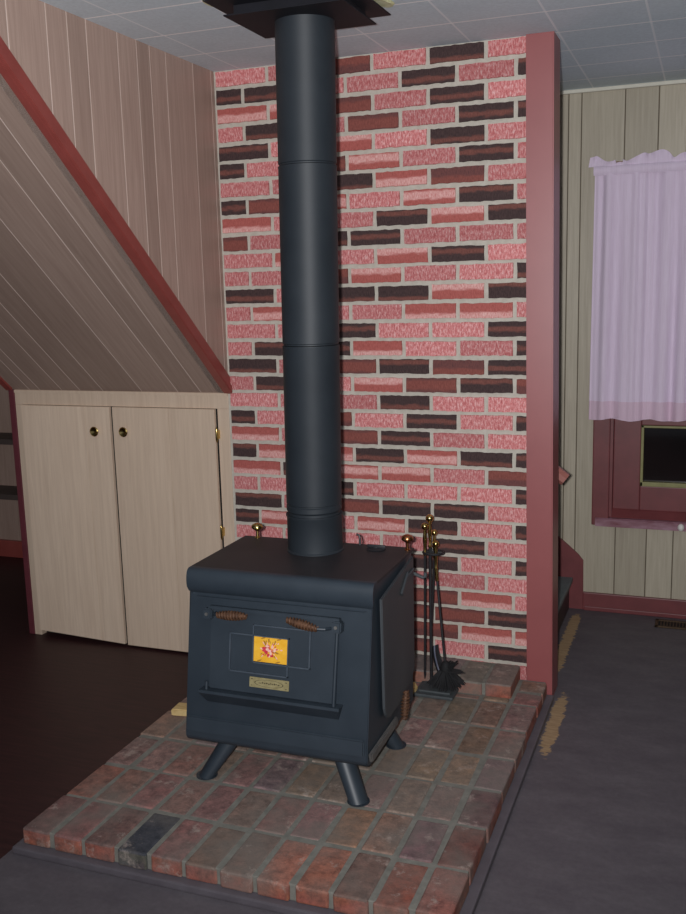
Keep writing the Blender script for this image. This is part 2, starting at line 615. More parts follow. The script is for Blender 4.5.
for r, line in enumerate(ROWS):
    kinds = line.split()
    z = 2.285 - r * PB
    off = 0.0 if r % 2 == 0 else -0.5
    edges = [-5.065] + [k + off for k in range(-4, 2)] + ([1.5 + off] if off else [])
    edges = [e for e in edges if e < 0.66]
    edges.append(0.78)
    for (a, b), kd in zip(zip(edges, edges[1:]), kinds):
        xa, xb = a * LB, b * LB
        w = xb - xa - 0.0142
        if w < 0.008:
            continue
        xc, zc = (xa + xb) / 2, z + rnd.uniform(-0.0012, 0.0012)
        pts = rough_outline(w, 0.0528, max(3, int(w / 0.014)), 0.0016)
        dep = 0.006 + rnd.uniform(-0.001, 0.001)
        fv = [bm.verts.new((xc + p[0] * 0.992, -dep, zc + p[1] * 0.97)) for p in pts]
        bv = [bm.verts.new((xc + p[0], 0.001, zc + p[1])) for p in pts]
        t = rnd.random()
        uo, vo = rnd.uniform(0, 40), rnd.uniform(0, 40)
        fs = [bm.faces.new(fv)]
        for i in range(len(pts)):
            j = (i + 1) % len(pts)
            fs.append(bm.faces.new((fv[i], bv[i], bv[j], fv[j])))
        for f in fs:
            f.material_index = MI[kd]
            for lp in f.loops:
                lp[uvl].uv = (lp.vert.co.x + uo, lp.vert.co.z + vo)
        for v in fv + bv:
            v[tl] = t
            v[vl] = (v.co.z - zc) / 0.0528 + 0.5
struct('wall_back', bm, ['mortar', 'pink', 'streak', 'brown', 'dark'])

# --- red painted wall end
bm = new()
prism(bm, [(XR + 0.016, 0.0), (XR - 0.003, CEIL), (0.228, CEIL), (0.248, 0.0)], -0.022, 0.12, 'y', 0, 0.004)
struct('pillar', bm, 'pillarred')

# --- panelled cheek wall (x = WXL), triangle above the slope line
SL = 0.84            # rise of the slope per metre towards the room
ZS = 1.111          # height of the slope's lower edge at y = 0
YTOP = -(CEIL - ZS) / SL
ycuts = [0.0, -0.027, -0.162, -0.349, -0.451, -0.53, -0.639, -0.803, -0.896, -0.992, -1.159, -1.27, YTOP]
bm = new(); tl = tone_layer(bm)


def slope_z(y):
    return ZS - SL * y


prism(bm, [(0.0, ZS), (0.0, CEIL), (YTOP, CEIL)], WXL - 0.05, WXL - 0.0008, 'x', 0)
for a, b in zip(ycuts, ycuts[1:]):
    y1, y0 = a - 0.0024, b + 0.0024
    t = rnd.random()
    before = set(bm.verts)
    prism(bm, [(y1, slope_z(y1)), (y1, CEIL), (y0, CEIL), (y0, min(CEIL - 0.001, slope_z(y0)))], WXL - 0.006, WXL, 'x', 1)
    for v in set(bm.verts) - before:
        v[tl] = t
struct('wall_left', bm, ['grooveL', 'panelL'])

# --- sloped ceiling between the two rakes, planks running up the slope
XS0, XS1 = -2.085, WXL - 0.006
xc = [XS0, -1.99, -1.936, -1.823, -1.731, -1.617, -1.429, -1.26, -1.155, XS1]
nrm = Vector((0, SL, 1)).normalized()
bm = new(); tl = tone_layer(bm)


def slope_slab(x0, x1, d0, d1, mi, t):
    before = set(bm.verts)
    A = Vector((0, 0.0, ZS)); B = Vector((0, YTOP, CEIL))
    P = [A + nrm * d0, B + nrm * d0, B + nrm * d1, A + nrm * d1]
    prism(bm, [(p.y, p.z) for p in P], x0, x1, 'x', mi)
    for v in set(bm.verts) - before:
        v[tl] = t


slope_slab(XS0, XS1, 0.0008, 0.05, 0, 0.5)
for a, b in zip(xc, xc[1:]):
    slope_slab(a + 0.0020, b - 0.0020, 0.0, 0.008, 1, rnd.random())
struct('ceiling_slope', bm, ['grooveL', 'panelS'])


def rake(name, x0, x1):
    b = new()
    h = 0.034
    P = []
    for y, dz in ((0.0 - 0.004, 0.062), (YTOP, 0.062), (YTOP, -0.012), (-0.004, -0.012)):
        P.append((y, min(CEIL - 0.001, slope_z(y) + dz)))
    A = -0.004
    P = [(A, slope_z(A) + 0.064), (YTOP + 0.076, CEIL - 0.002), (YTOP - 0.012, CEIL - 0.002), (A, slope_z(A) - 0.004)]
    prism(b, P, x0, x1, 'x', 0, 0.005)
    # thinner moulded lower strip that gives the board its second face
    P2 = [(A - 0.002, slope_z(A) + 0.026), (YTOP + 0.03, CEIL - 0.003), (YTOP - 0.006, CEIL - 0.003), (A - 0.002, slope_z(A) - 0.006)]
    prism(b, P2, x0 - 0.001, x1 + 0.008, 'x', 0, 0.003)
    return struct(name, b, 'trimred')


rake('trim_1', WXL - 0.02, WXL + 0.012)
rake('trim_2', -2.112, -2.082)
bm = new(); box(bm, -2.098, -2.069, -0.007, 0.03, 0.0, 1.112, 0, 0.003)
struct('trim_3', bm, 'trimplum')

# --- alcove beyond the slope
bm = new(); tl = tone_layer(bm)
box(bm, -4.2, -2.1, WY + 0.02, WY + 0.1, 0, CEIL, 0)
for i in range(12):
    x0 = -4.2 + i * 0.175
    before = set(bm.verts)
    box(bm, x0 + 0.002, x0 + 0.173, WY + 0.012, WY + 0.022, 0, CEIL, 1)
    t = rnd.random()
    for v in set(bm.verts) - before:
        v[tl] = t
struct('wall_alcove', bm, ['grooveL', 'panelL'])
bm = new(); box(bm, -2.1, -2.06, 0.03, WY + 0.012, 0, 1.3)
struct('wall_alcove_side', bm, 'panelL')
bm = new(); box(bm, -4.2, -2.1, WY - 0.01, WY + 0.012, 0.0, 0.10, 0, 0.004)
struct('baseboard_alcove', bm, 'trimred')

# --- window wall
WX = [-1.2, -0.9, -0.6, -0.35, -0.1, 0.135, 0.19, 0.37, 0.506, 0.62, 0.74, 0.93, 1.06, 1.3, 1.5, 1.7, 1.95, 2.4]
OX0, OX1, OZ0, OZ1 = 0.335, 1.175, 0.44, 1.90
bm = new(); tl = tone_layer(bm)


def panel_piece(x0, x1, z0, z1):
    before = set(bm.verts)
    box(bm, x0, x1, WY, WY + 0.008, z0, z1, 1)
    for v in set(bm.verts) - before:
        v[tl] = tt


box(bm, -1.2, OX0, WY + 0.006, WY + 0.1, 0, CEIL, 0)
box(bm, OX1, 2.4, WY + 0.006, WY + 0.1, 0, CEIL, 0)
box(bm, OX0, OX1, WY + 0.006, WY + 0.1, 0, OZ0, 0)
box(bm, OX0, OX1, WY + 0.006, WY + 0.1, OZ1, CEIL, 0)
for a, b in zip(WX, WX[1:]):
    a, b = a + 0.0025, b - 0.0025
    tt = rnd.random()
    if b < OX0 or a > OX1:
        panel_piece(a, b, 0, CEIL)
    else:
        panel_piece(a, b, 0, OZ0); panel_piece(a, b, OZ1, CEIL)
        if a < OX0: panel_piece(a, OX0, OZ0, OZ1)
        if b > OX1: panel_piece(OX1, b, OZ0, OZ1)
struct('wall_right', bm, ['grooveR', 'panelR'])

bm = new(); box(bm, 0.232, 2.4, WY - 0.016, WY, 0.0, 0.085, 0, 0.004)
box(bm, 0.24, 2.4, WY - 0.022, WY - 0.014, 0.0, 0.02, 0, 0.003)
struct('baseboard_right', bm, 'winred')
bm = new(); box(bm, -1.0, 2.4, WY - 0.018, WY, CEIL - 0.016, CEIL, 0, 0.004)
struct('trim_4', bm, 'crown')

# red skirt board of the stairs on the far wall
bm = new()
sk = [(0.234, 0.0), (0.231, 0.235), (0.21, 0.262), (0.165, 0.302), (0.127, 0.333), (-0.9, 1.30), (-0.9, 0.0)]
prism(bm, sk, WY - 0.012, WY, 'y', 0, 0.002)
struct('trim_5', bm, 'winred')

# --- stairs climbing behind the brick wall
for i in range(4):
    pass
bm = new()
for i in range(5):
    x1 = 0.170 - i * 0.235
    box(bm, -1.0, x1, 0.25, WY - 0.013, 0.15 * i + (0.0 if i == 0 else 0.0), 0.15 * (i + 1) - 0.02, 1)
    box(bm, x1 - 0.25, x1 + 0.016, 0.25, WY - 0.013, 0.15 * (i + 1) - 0.02, 0.15 * (i + 1) + 0.002, 0, 0.004)
struct('stairs', bm, ['steppaint', 'riser'])

# --- window
bm = new()
box(bm, 0.265, 0.340, WY - 0.020, WY, 0.41, 1.965, 0, 0.005)
box(bm, 1.17, 1.245, WY - 0.020, WY, 0.41, 1.965, 0, 0.005)
box(bm, 0.265, 1.245, WY - 0.020, WY, 1.895, 1.965, 0, 0.005)
win = struct('window_1', bm, 'winred')
bm = new()
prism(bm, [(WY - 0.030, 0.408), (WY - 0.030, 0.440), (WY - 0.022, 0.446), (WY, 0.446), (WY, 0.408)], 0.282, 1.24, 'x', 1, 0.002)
prism(bm, [(WY - 0.001, 0.446), (WY + 0.05, 0.50), (WY + 0.07, 0.50), (WY + 0.07, 0.44), (WY - 0.001, 0.44)], 0.337, 1.172, 'x', 0)
obj('window_sill', bm, ['winred', 'sillsheen'], win)
bm = new()
box(bm, 0.338, 0.352, WY - 0.004, WY + 0.07, 0.45, 1.897, 0)
box(bm, 1.158, 1.172, WY - 0.004, WY + 0.07, 0.45, 1.897, 0)
box(bm, 0.352, 0.470, WY + 0.025, WY + 0.06, 0.48, 1.895, 0, 0.004)
box(bm, 1.05, 1.158, WY + 0.025, WY + 0.06, 0.48, 1.895, 0, 0.004)
box(bm, 0.470, 1.05, WY + 0.025, WY + 0.06, 0.48, 0.592, 0, 0.004)
box(bm, 0.470, 1.05, WY + 0.025, WY + 0.06, 1.80, 1.895, 0, 0.004)
box(bm, 0.470, 1.05, WY + 0.035, WY + 0.07, 0.868, 0.91, 0, 0.003)
sash = obj('sash', bm, 'winred', win)
bm = new()
for z0, z1 in ((0.592, 0.868), (0.91, 1.80)):
    box(bm, 0.470, 0.482, WY + 0.022, WY + 0.055, z0, z1, 0, 0.002)
    box(bm, 1.038, 1.05, WY + 0.022, WY + 0.055, z0, z1, 0, 0.002)
    box(bm, 0.470, 1.05, WY + 0.022, WY + 0.055, z0, z0 + 0.02, 0, 0.002)
    box(bm, 0.470, 1.05, WY + 0.022, WY + 0.055, z1 - 0.010, z1, 0, 0.002)
obj('glazing_bead', bm, 'bead', sash)
bm = new()
box(bm, 0.476, 1.044, WY + 0.048, WY + 0.053, 0.60, 0.862, 0)
box(bm, 0.476, 1.044, WY + 0.048, WY + 0.053, 0.918, 1.792, 0)
obj('pane', bm, 'pane', win)
bm = new(); box(bm, OX0, OX1, WY + 0.085, WY + 0.1, OZ0, OZ1, 0)  # black board added behind the panes to stand for the night outside
obj('night_backing', bm, 'hole', win)

# ------------------------------------------------------------------ hearth
HZ = 0.07
HX0, HY0, HWX, HWY = -0.990, -1.444, 0.1023, 0.1991
h = thing('hearth', (-0.38, -0.72, 0.0), 'low platform of worn red bricks under the black wood stove', 'hearth')
bm = new()
box(bm, -1.004, 0.256, -1.458, -0.024, 0.0, 0.022, 0, 0.005)
obj('base_board', bm, 'greypaint', h)
bm = new()
box(bm, HX0 + 0.012, HX0 + 12 * HWX - 0.012, HY0 + 0.014, -0.024, 0.022, HZ - 0.003, 0, 0.003)
YB = HY0 + 6 * HWY
box(bm, HX0 + 0.012, HX0 + 11 * HWX - 0.012, YB + 0.098, -0.001, 0.05, HZ + 0.040, 0, 0.003)
box(bm, HX0 + 9 * HWX + 0.010, HX0 + 11 * HWX - 0.012, YB + 0.054, -0.05, 0.05, HZ + 0.0395, 0, 0.003)
obj('mortar_bed', bm, 'hmortar', h)
bm = new()
bl = bm.verts.layers.float_color.new('bcol')
PAL = [(132, 88, 78), (138, 94, 82), (122, 86, 79), (112, 82, 78), (134, 98, 88), (126, 88, 80), (108, 84, 80), (140, 98, 86)]
HB = {(0, 3): (72, 74, 72), (0, 7): (166, 100, 84), (0, 8): (160, 96, 82), (1, 11): (118, 72, 66), (2, 11): (98, 70, 68), (3, 5): (134, 112, 96), (0, 10): (138, 78, 70), (0, 11): (140, 96, 84), (4, 10): (124, 96, 86)}
rr = random.Random(21)


def hbrick(x0, x1, y0, y1, colr, lift=0.0):
    before = set(bm.verts)
    j = lambda a: rr.uniform(-a, a)
    zt = HZ + lift + j(0.0022)
    g = 0.0066
    box(bm, x0 + g + j(.0016), x1 - g + j(.0016), y0 + g + j(.003), y1 - g + j(.003), 0.0215, zt, 0, 0.0075, 3)
    vs = list(set(bm.verts) - before)
    cx, cy = (x0 + x1) / 2, (y0 + y1) / 2
    rot = Matrix.Translation((cx, cy, 0)) @ Matrix.Rotation(j(0.012), 4, 'Z') @ Matrix.Rotation(j(0.004), 4, 'X') @ Matrix.Translation((-cx, -cy, 0))
    c = srgb(*[max(0, min(255, k + j(7))) for k in colr])
    for v in vs:
        v.co = rot @ v.co
        v.co += Vector((noise.noise(v.co * 40), noise.noise(v.co * 40 + Vector((7, 0, 0))), noise.noise(v.co * 30 + Vector((0, 9, 0))))) * 0.0016
        side = v.co.z < zt - 0.006
        v[bl] = srgb(*[k + j(5) for k in ((86, 84, 80) if colr[0] < 80 else (150, 88, 72))]) if side else c


for i in range(7):
    for j_ in range(12):
        x0 = HX0 + j_ * HWX
        y0 = HY0 + i * HWY
        colr = HB.get((i, j_), rr.choice(PAL))
        if (i, j_) not in HB:
            q_ = (0.05, 0.3, 0.6, 0.65, 0.6, 0.45, 0.45)[i]
            colr = tuple((1 - q_) * a + q_ * b for a, b in zip(colr, (142, 126, 117)))
        if i == 6:
            if j_ == 11:
                hbrick(x0, x0 + HWX, y0, y0 + 0.112, colr)
                hbrick(x0, x0 + HWX, y0 + 0.112, -0.024, rr.choice(PAL))
            else:
                # a second, raised course against the wall
                yf = y0 + (0.040 if j_ > 8 else 0.086)
                hbrick(x0, x0 + HWX, y0, yf + 0.004, colr)
                hbrick(x0, x0 + HWX, yf, -0.001, (122, 112, 108), 0.044)
        else:
            hbrick(x0, x0 + HWX, y0, y0 + HWY, colr)
obj('bricks', bm, 'hbrick', h)

# ------------------------------------------------------------------ wood stove
MSL = 0.075 / 0.435
PHI = math.atan(MSL)
SX0, SX1 = -0.680, -0.106


def FP(x, z, d=0.0):
    """point on the stove's slanted front, d metres proud of it"""
    return Vector((x, -0.975 - MSL * (0.66 - z) - d * math.cos(PHI), z + d * math.sin(PHI)))


def fbox(bm, x0, x1, z0, z1, d0, d1, mi=0, bev=0.0):
    vs = [bm.verts.new(FP(x, z, d)) for x in (x0, x1) for z in (z0, z1) for d in (d0, d1)]
    fs = []
    for q in ((0, 1, 3, 2), (4, 6, 7, 5), (0, 4, 5, 1), (2, 3, 7, 6), (0, 2, 6, 4), (1, 5, 7, 3)):
        f = bm.faces.new([vs[i] for i in q]); f.material_index = mi; fs.append(f)
    if bev:
        es = list({e for f in fs for e in f.edges})
        for f in bmesh.ops.bevel(bm, geom=es, offset=bev, segments=2, affect='EDGES')['faces']:
            f.material_index = mi


st = thing('wood_stove', (-0.39, -0.82, HZ), 'black steel wood stove with slanted front door standing on the brick hearth', 'stove')
bm = new()
prof = [(-0.600, 0.697), (-0.975, 0.697), (-0.975, 0.66)]
zb = 0.213
prof.append((FP(0, zb).y, zb))
cy, cz, rad = FP(0, zb).y + 0.022, zb, 0.022
for k in range(1, 7):
    a = math.pi + math.pi / 2 * k / 6
    prof.append((cy + rad * math.cos(a), cz + rad * math.sin(a)))
prof += [(-0.600, zb - 0.010)]
prism(bm, prof, SX0, SX1, 'x', 0, 0.003)
body = obj('body', bm, 'iron', st, True)

# top plate with a rolled front lip whose lower corners are rounded
bm = new()
path = [(-0.592, 0.705), (-0.75, 0.705), (-0.93, 0.705)]
for k in range(0, 13):
    a = math.pi / 2 + math.pi * 0.92 * k / 12
    path.append((-0.968 - 0.023 * abs(math.cos(a)) ** 0.7, 0.667 + 0.038 * math.sin(a)) if k else (-0.968, 0.705))
path.append((-0.984, 0.624))
TX0, TX1 = -0.684, -0.100
cols = [0, 0.003, 0.008, 0.015, 0.024, 0.034] + [0.05 + (TX1 - TX0 - 0.1) * i / 8 for i in range(9)]
w_ = TX1 - TX0
cols = sorted(set(cols + [w_ - c for c in cols[:6]]))
cum = [0]
for a, b in zip(path, path[1:]):
    cum.append(cum[-1] + math.dist(a, b))
L = cum[-1]


def at_len(s):
    for i in range(len(cum) - 1):
        if s <= cum[i + 1] + 1e-9:
            t = (s - cum[i]) / max(1e-9, cum[i + 1] - cum[i])
            return (path[i][0] + (path[i + 1][0] - path[i][0]) * t, path[i][1] + (path[i + 1][1] - path[i][1]) * t)
    return path[-1]


grid = []
R_ = 0.034
for c in cols:
    e = min(c, w_ - c)
    cut = R_ - math.sqrt(max(0, R_ * R_ - (R_ - e) ** 2)) if e < R_ else 0
    Lc = L - cut
    colv = []
    ss = [cum[0], cum[1], cum[2]] + [cum[2] + (Lc - cum[2]) * k / 15 for k in range(1, 16)]
    for s in ss:
        y, z = at_len(s)
        colv.append(bm.verts.new((TX0 + c, y, z)))
    grid.append(colv)
for a, b in zip(grid, grid[1:]):
    for k in range(len(a) - 1):
        f = bm.faces.new((a[k], a[k + 1], b[k + 1], b[k]))
        f.material_index = 0 if k < 5 else 1
bmesh.ops.recalc_face_normals(bm, faces=bm.faces)
up = [f for f in bm.faces if f.calc_center_median().z > 0.704]
if up and up[0].normal.z < 0:
    bmesh.ops.reverse_faces(bm, faces=bm.faces)
bmesh.ops.solidify(bm, geom=list(bm.faces), thickness=0.008)
top = obj('top_plate', bm, ['ironflat', 'iron'], st, True)

# legs
for sx in (0, 1):
    for sy in (0, 1):
        tx = (-0.540, -0.232)[sx]; bx = (-0.637, -0.143)[sx]
        ty = (-0.955, -0.70)[sy]; by = (-1.022, -0.662)[sy]
        b = new()
        tube(b, [(tx, ty, 0.225), (bx + (tx - bx) * 0.04, by + (ty - by) * 0.04, HZ + 0.004)], 0.030, 24)
        # level the foot
        for v in b.verts:
            if v.co.z < 0.13:
                v.co.z = HZ + 0.003
        lathe(b, (bx + (tx - bx) * 0.04, by + (ty - by) * 0.04, HZ + 0.001), [(0, 0), (0.0325, 0), (0.0325, 0.0025), (0, 0.0025)], 24)
        obj('leg', b, 'iron', st, True)

# door
bm = new()
fbox(bm, -0.600, -0.203, 0.362, 0.594, -0.004, 0.014, 0, 0.003)
door = obj('door', bm, 'iron', st)
bm = new()


def frame_lines(x0, x1, z0, z1, skip=()):
    w = 0.0036
    d1 = 0.021
    fbox(bm, x0, x1, z1 - w, z1, 0.013, d1)
    fbox(bm, x0, x1, z0, z0 + w, 0.013, d1)
    fbox(bm, x0, x0 + w, z0, z1, 0.013, d1)
    fbox(bm, x1 - w, x1, z0, z1, 0.013, d1)


frame_lines(-0.533, -0.346, 0.420, 0.531)
frame_lines(-0.459, -0.279, 0.451, 0.561)
obj('door_moulding', bm, 'ironline', door)

# flower tile
bm = new()
tx0, tx1, tz0, tz1 = -0.4565, -0.3485, 0.4560, 0.5285
fbox(bm, tx0, tx1, tz0, tz1, 0.012, 0.018, 0, 0.001)
r2 = random.Random(5)


def disc(x, z, ra, rb, rot, d, mi):
    vs = []
    for k in range(10):
        a = 2 * math.pi * k / 10
        u, v = ra * math.cos(a), rb * math.sin(a)
        vs.append(bm.verts.new(FP(x + u * math.cos(rot) - v * math.sin(rot), z + u * math.sin(rot) + v * math.cos(rot), d)))
    f = bm.faces.new(vs); f.material_index = mi


fx, fz = -0.404, 0.492
for k in range(60):
    a = r2.uniform(0, 6.28); ra = r2.uniform(0.006, 0.033)
    disc(fx + ra * math.cos(a) * 1.15, fz + ra * math.sin(a) * 0.85, r2.uniform(.003, .007), r2.uniform(.0009, .002), a, 0.0184 + k * 2e-5, r2.choice([2, 2, 3, 3, 1]))
for k in range(26):
    a = r2.uniform(0, 6.28); ra = r2.uniform(0.0, 0.021)
    disc(fx + ra * math.cos(a), fz + ra * math.sin(a) * 0.9, r2.uniform(.004, .007), r2.uniform(.003, .004), r2.uniform(0, 3), 0.0198 + k * 2e-5, r2.choice([1, 1, 2]))
for cxx, czz in ((tx0 + .03, tz1 - .004), (tx1 - .028, tz1 - .004), (tx0 + .02, tz0 + .004), (tx1 - .03, tz0 + .004)):
    disc(cxx, czz, .008, .002, 0.3, 0.0184, 3)
obj('flower_tile', bm, ['tileyellow', 'petalred', 'petalpink', 'leafochre'], door)

# name plate with worn, unreadable embossing
bm = new()
px0, px1, pz0, pz1 = -0.467, -0.343, 0.3815, 0.4105
fbox(bm, px0, px1, pz0, pz1, 0.012, 0.017, 0, 0.001)
pcx, pcz = (px0 + px1) / 2, (pz0 + pz1) / 2
for k in range(24):
    a0, a1 = 2 * math.pi * k / 24, 2 * math.pi * (k + 1) / 24
    vs = [bm.verts.new(FP(pcx + rr_ * 0.046 * math.cos(a), pcz + rr_ * 0.0105 * math.sin(a), 0.0173)) for a, rr_ in ((a0, 1), (a1, 1), (a1, 0.93), (a0, 0.93))]
    f = bm.faces.new(vs); f.material_index = 1
x = pcx - 0.032
while x < pcx + 0.030:
    wl = r2.uniform(0.003, 0.0075)
    disc(x + wl / 2, pcz + r2.uniform(-.001, .0012), wl / 2, r2.uniform(.0016, .003), 0, 0.0174, 1)
    x += wl + 0.0012
for sx_ in (-1, 1):
    disc(pcx + sx_ * 0.054, pcz + 0.009, 0.004, 0.0014, 0, 0.0174, 1)
    disc(pcx + sx_ * 0.054, pcz - 0.009, 0.003, 0.0012, 0, 0.0174, 1)
obj('name_plate', bm, ['nameplate', 'ink'], door)

# hinge posts, top bar and sill ledge
bm = new()
fbox(bm, -0.606, -0.195, 0.590, 0.601, 0.0, 0.022, 0, 0.002)
obj('door_bar', bm, 'iron', st)
for x_, a_ in ((-0.604, 1), (-0.200, 0)):
    bm = new()
    fbox(bm, x_ - 0.014, x_ + 0.014, 0.562, 0.594, 0.0, 0.032, 0, 0.004)
    pc = FP(x_, 0.578, 0.033)
    tube(bm, [pc, FP(x_, 0.578, 0.037)], 0.005, 12, 1)
    obj('hinge_block', bm, ['iron', 'ironedge'], st)
    bm = new()
    tube(bm, [FP(x_, 0.382 if a_ else 0.568, 0.020), FP(x_ + (0 if a_ else -0.004), 0.352, 0.020)], 0.0052, 12)
    obj('hinge_rod', bm, 'iron', st, True)
bm = new()
n0 = len(bm.verts)
vs = []
for x_, e in ((-0.622, 0), (-0.182, 0)):
    for z_, d_ in ((0.362, 0.0), (0.358, 0.036), (0.350, 0.036), (0.318, 0.0)):
        vs.append(bm.verts.new(FP(x_ + (0.012 if x_ < -0.4 else -0.012) * (1 if z_ < 0.33 else 0), z_, d_)))
bm.faces.new(vs[:4]); bm.faces.new(vs[4:][::-1])
for i in range(4):
    bm.faces.new((vs[i], vs[4 + i], vs[4 + (i + 1) % 4], vs[(i + 1) % 4]))
obj('ash_ledge', bm, 'iron', st)
bm = new()
fbox(bm, -0.672, -0.114, 0.226, 0.272, -0.001, 0.009, 0, 0.004)
obj('lower_rib', bm, 'iron', st)

# spring handles on the door
for x0_, x1_, za, zb_ in ((-0.566, -0.472, 0.581, 0.585), (-0.345, -0.252, 0.588, 0.571)):
    bm = new()
    coil(bm, FP(x0_, za, 0.042), FP(x1_, zb_, 0.042), 0.006, 0.0125, 0.0026, 10)
    sp = obj('spring_handle', bm, 'rust', door, True)
    bm = new()
    e_ = x0_ if x0_ < -0.5 else x1_
    zz = za if x0_ < -0.5 else zb_
    tube(bm, [FP(e_, zz, 0.042), FP(e_ + (-0.012 if x0_ < -0.5 else 0.02), zz, 0.036), FP(e_ + (-0.016 if x0_ < -0.5 else 0.03), zz, 0.012)], 0.005, 10)
    obj('handle_shank', bm, 'iron', sp, True)

# heat shield on the right side, standing off, with rounded lower corners
bm = new()
out = [(-0.628, 0.690), (-0.940, 0.650), (-0.930, 0.34)]
for k in range(0, 7):
    a = math.pi + math.pi / 2 * k / 6
    out.append((-0.885 + 0.044 * math.cos(a), 0.318 + 0.044 * math.sin(a)))
out += [(-0.80, 0.274), (-0.66, 0.30), (-0.630, 0.33)]
prism(bm, out, -0.099, -0.091, 'x', 0, 0.003)
box(bm, -0.107, -0.097, -0.90, -0.88, 0.45, 0.48)
box(bm, -0.107, -0.097, -0.68, -0.66, 0.45, 0.48)
obj('side_shield', bm, 'shield', st)
bm = new()
tube(bm, [(-0.090, -0.735, 0.628), (-0.088, -0.70, 0.645), (-0.088, -0.64, 0.652)], 0.0035, 10)
prism(bm, [(-0.770, 0.612), (-0.70, 0.660), (-0.70, 0.640), (-0.755, 0.600)], -0.092, -0.085, 'x', 0, 0.002)
obj('damper_bracket', bm, 'shield', st)
bm = new()
tube(bm, [(-0.105, -0.596, 0.625), (-0.085, -0.585, 0.612), (-0.075, -0.582, 0.608), (-0.068, -0.582, 0.611), (-0.067, -0.582, 0.624)], 0.0055, 10)
obj('side_hook', bm, 'basegrey', st, True)
bm = new()
prism(bm, [(-1.034, 0.205), (-1.044, 0.232), (-0.80, 0.235), (-0.80, 0.212)], -0.107, -0.094, 'x', 0, 0.003)
obj('side_ledge', bm, 'ironedge', st)
bm = new()
coil(bm, (-0.085, -0.770, 0.215), (-0.083, -0.752, 0.300), 0.007, 0.0115, 0.0028, 9)
obj('side_spring_handle', bm, 'rust', st, True)

# brass knobs at the back corners of the top
for (kx, ky), mt in (((-0.632, -0.608), 'brass'), ((-0.112, -0.622), 'copper')):
    bm = new()
    lathe(bm, (kx, ky, 0.704), [(0, 0), (0.009, 0), (0.009, 0.003), (0.005, 0.006), (0.0048, 0.024), (0.010, 0.028), (0.0185, 0.034), (0.0195, 0.039), (0.016, 0.046), (0.008, 0.050), (0, 0.051)], 24)
    obj('top_knob', bm, mt, st, True)
# small round draught cover with a wing key
bm = new()
lathe(bm, (-0.208, -0.640, 0.705), [(0, 0), (0.028, 0), (0.030, 0.003), (0.026, 0.006), (0, 0.006)], 24)
box(bm, -0.238, -0.178, -0.644, -0.636, 0.709, 0.720, 0, 0.003)
box(bm, -0.212, -0.204, -0.648, -0.640, 0.698, 0.715, 0, 0.001)
obj('draught_cover', bm, 'blackiron', st, True)
bm = new()
tube(bm, [(-0.275, -0.605, 0.70), (-0.275, -0.602, 0.722), (-0.278, -0.602, 0.736), (-0.286, -0.602, 0.738)], 0.004, 8)
obj('rear_hook', bm, 'blackiron', st, True)

# ------------------------------------------------------------------ stove pipe
PX, PY = -0.394, -0.685
sp = thing('stove_pipe', (PX, PY, 0.706), 'tall round black flue pipe rising from the stove top to the ceiling', 'stove pipe')
bm = new()
lathe(bm, (PX, PY, 0.7055), [(0.0, 0.0), (0.090, 0.0), (0.090, 0.003), (0.0865, 0.006), (0.0860, 0.108), (0.0885, 0.112), (0.0885, 0.117), (0.0, 0.117)], 48)
obj('collar', bm, 'pipe', sp, True)
bm = new()
lathe(bm, (PX, PY, 0.822), [(0, 0), (0.081, 0.0), (0.081, 0.008), (0.086, 0.014), (0.086, 0.028), (0.0825, 0.031), (0.0, 0.031)], 48)
obj('crimped_ring', bm, 'pipe', sp, True)
for z0, z1 in ((0.852, 1.342), (1.344, 1.862), (1.864, 2.262)):
    bm = new()
    lathe(bm, (PX, PY, 0), [(0.0, z0), (0.0830, z0), (0.0830, z0 + 0.004), (0.0860, z0 + 0.006), (0.0860, z1 - 0.005), (0.0866, z1 - 0.003), (0.0866, z1), (0.0, z1)], 48)
    for v in bm.verts:
        v.co.x += (v.co.z - 0.85) * 0.0135
    obj('pipe_section', bm, 'pipe', sp, True)

# ------------------------------------------------------------------ metal plate at the ceiling
cp = thing('ceiling_plate', (PX, PY, 2.315), 'dark square double metal plate where the flue pipe meets the ceiling', 'ceiling plate')
bm = new(); box(bm, -0.588, -0.166, -0.895, -0.530, 2.289, 2.2925, 0, 0.001)
box(bm, -0.50, -0.25, -0.82, -0.60, 2.2925, 2.3155, 0)
obj('upper_sheet', bm, 'platetin', cp)
bm = new()
box(bm, -0.552, -0.198, -0.845, -0.572, 2.258, 2.262, 0, 0.001)
box(bm, -0.530, -0.222, -0.823, -0.594, 2.261, 2.2895, 0)
obj('lower_sheet', bm, 'platetin', cp)
r3 = random.Random(3)
for (ix, iy, il, ia) in ((-0.47, -0.885, 0.10, 0.1), (-0.60, -0.80, 0.05, 1.4), (-0.165, -0.60, 0.05, 1.5)):
    b = new()
    ring = []
    for k in range(14):
        a = 2 * math.pi * k / 14
        q = r3.uniform(0.7, 1.15)
        u, v = il * q * math.cos(a), 0.022 * q * math.sin(a)
        ring.append((ix + u * math.cos(ia) - v * math.sin(ia), iy + u * math.sin(ia) + v * math.cos(ia)))
    prism(b, ring, 2.305, 2.3148, 'z', 0, 0.003)
    obj('insulation_tuft', b, 'insul', cp)

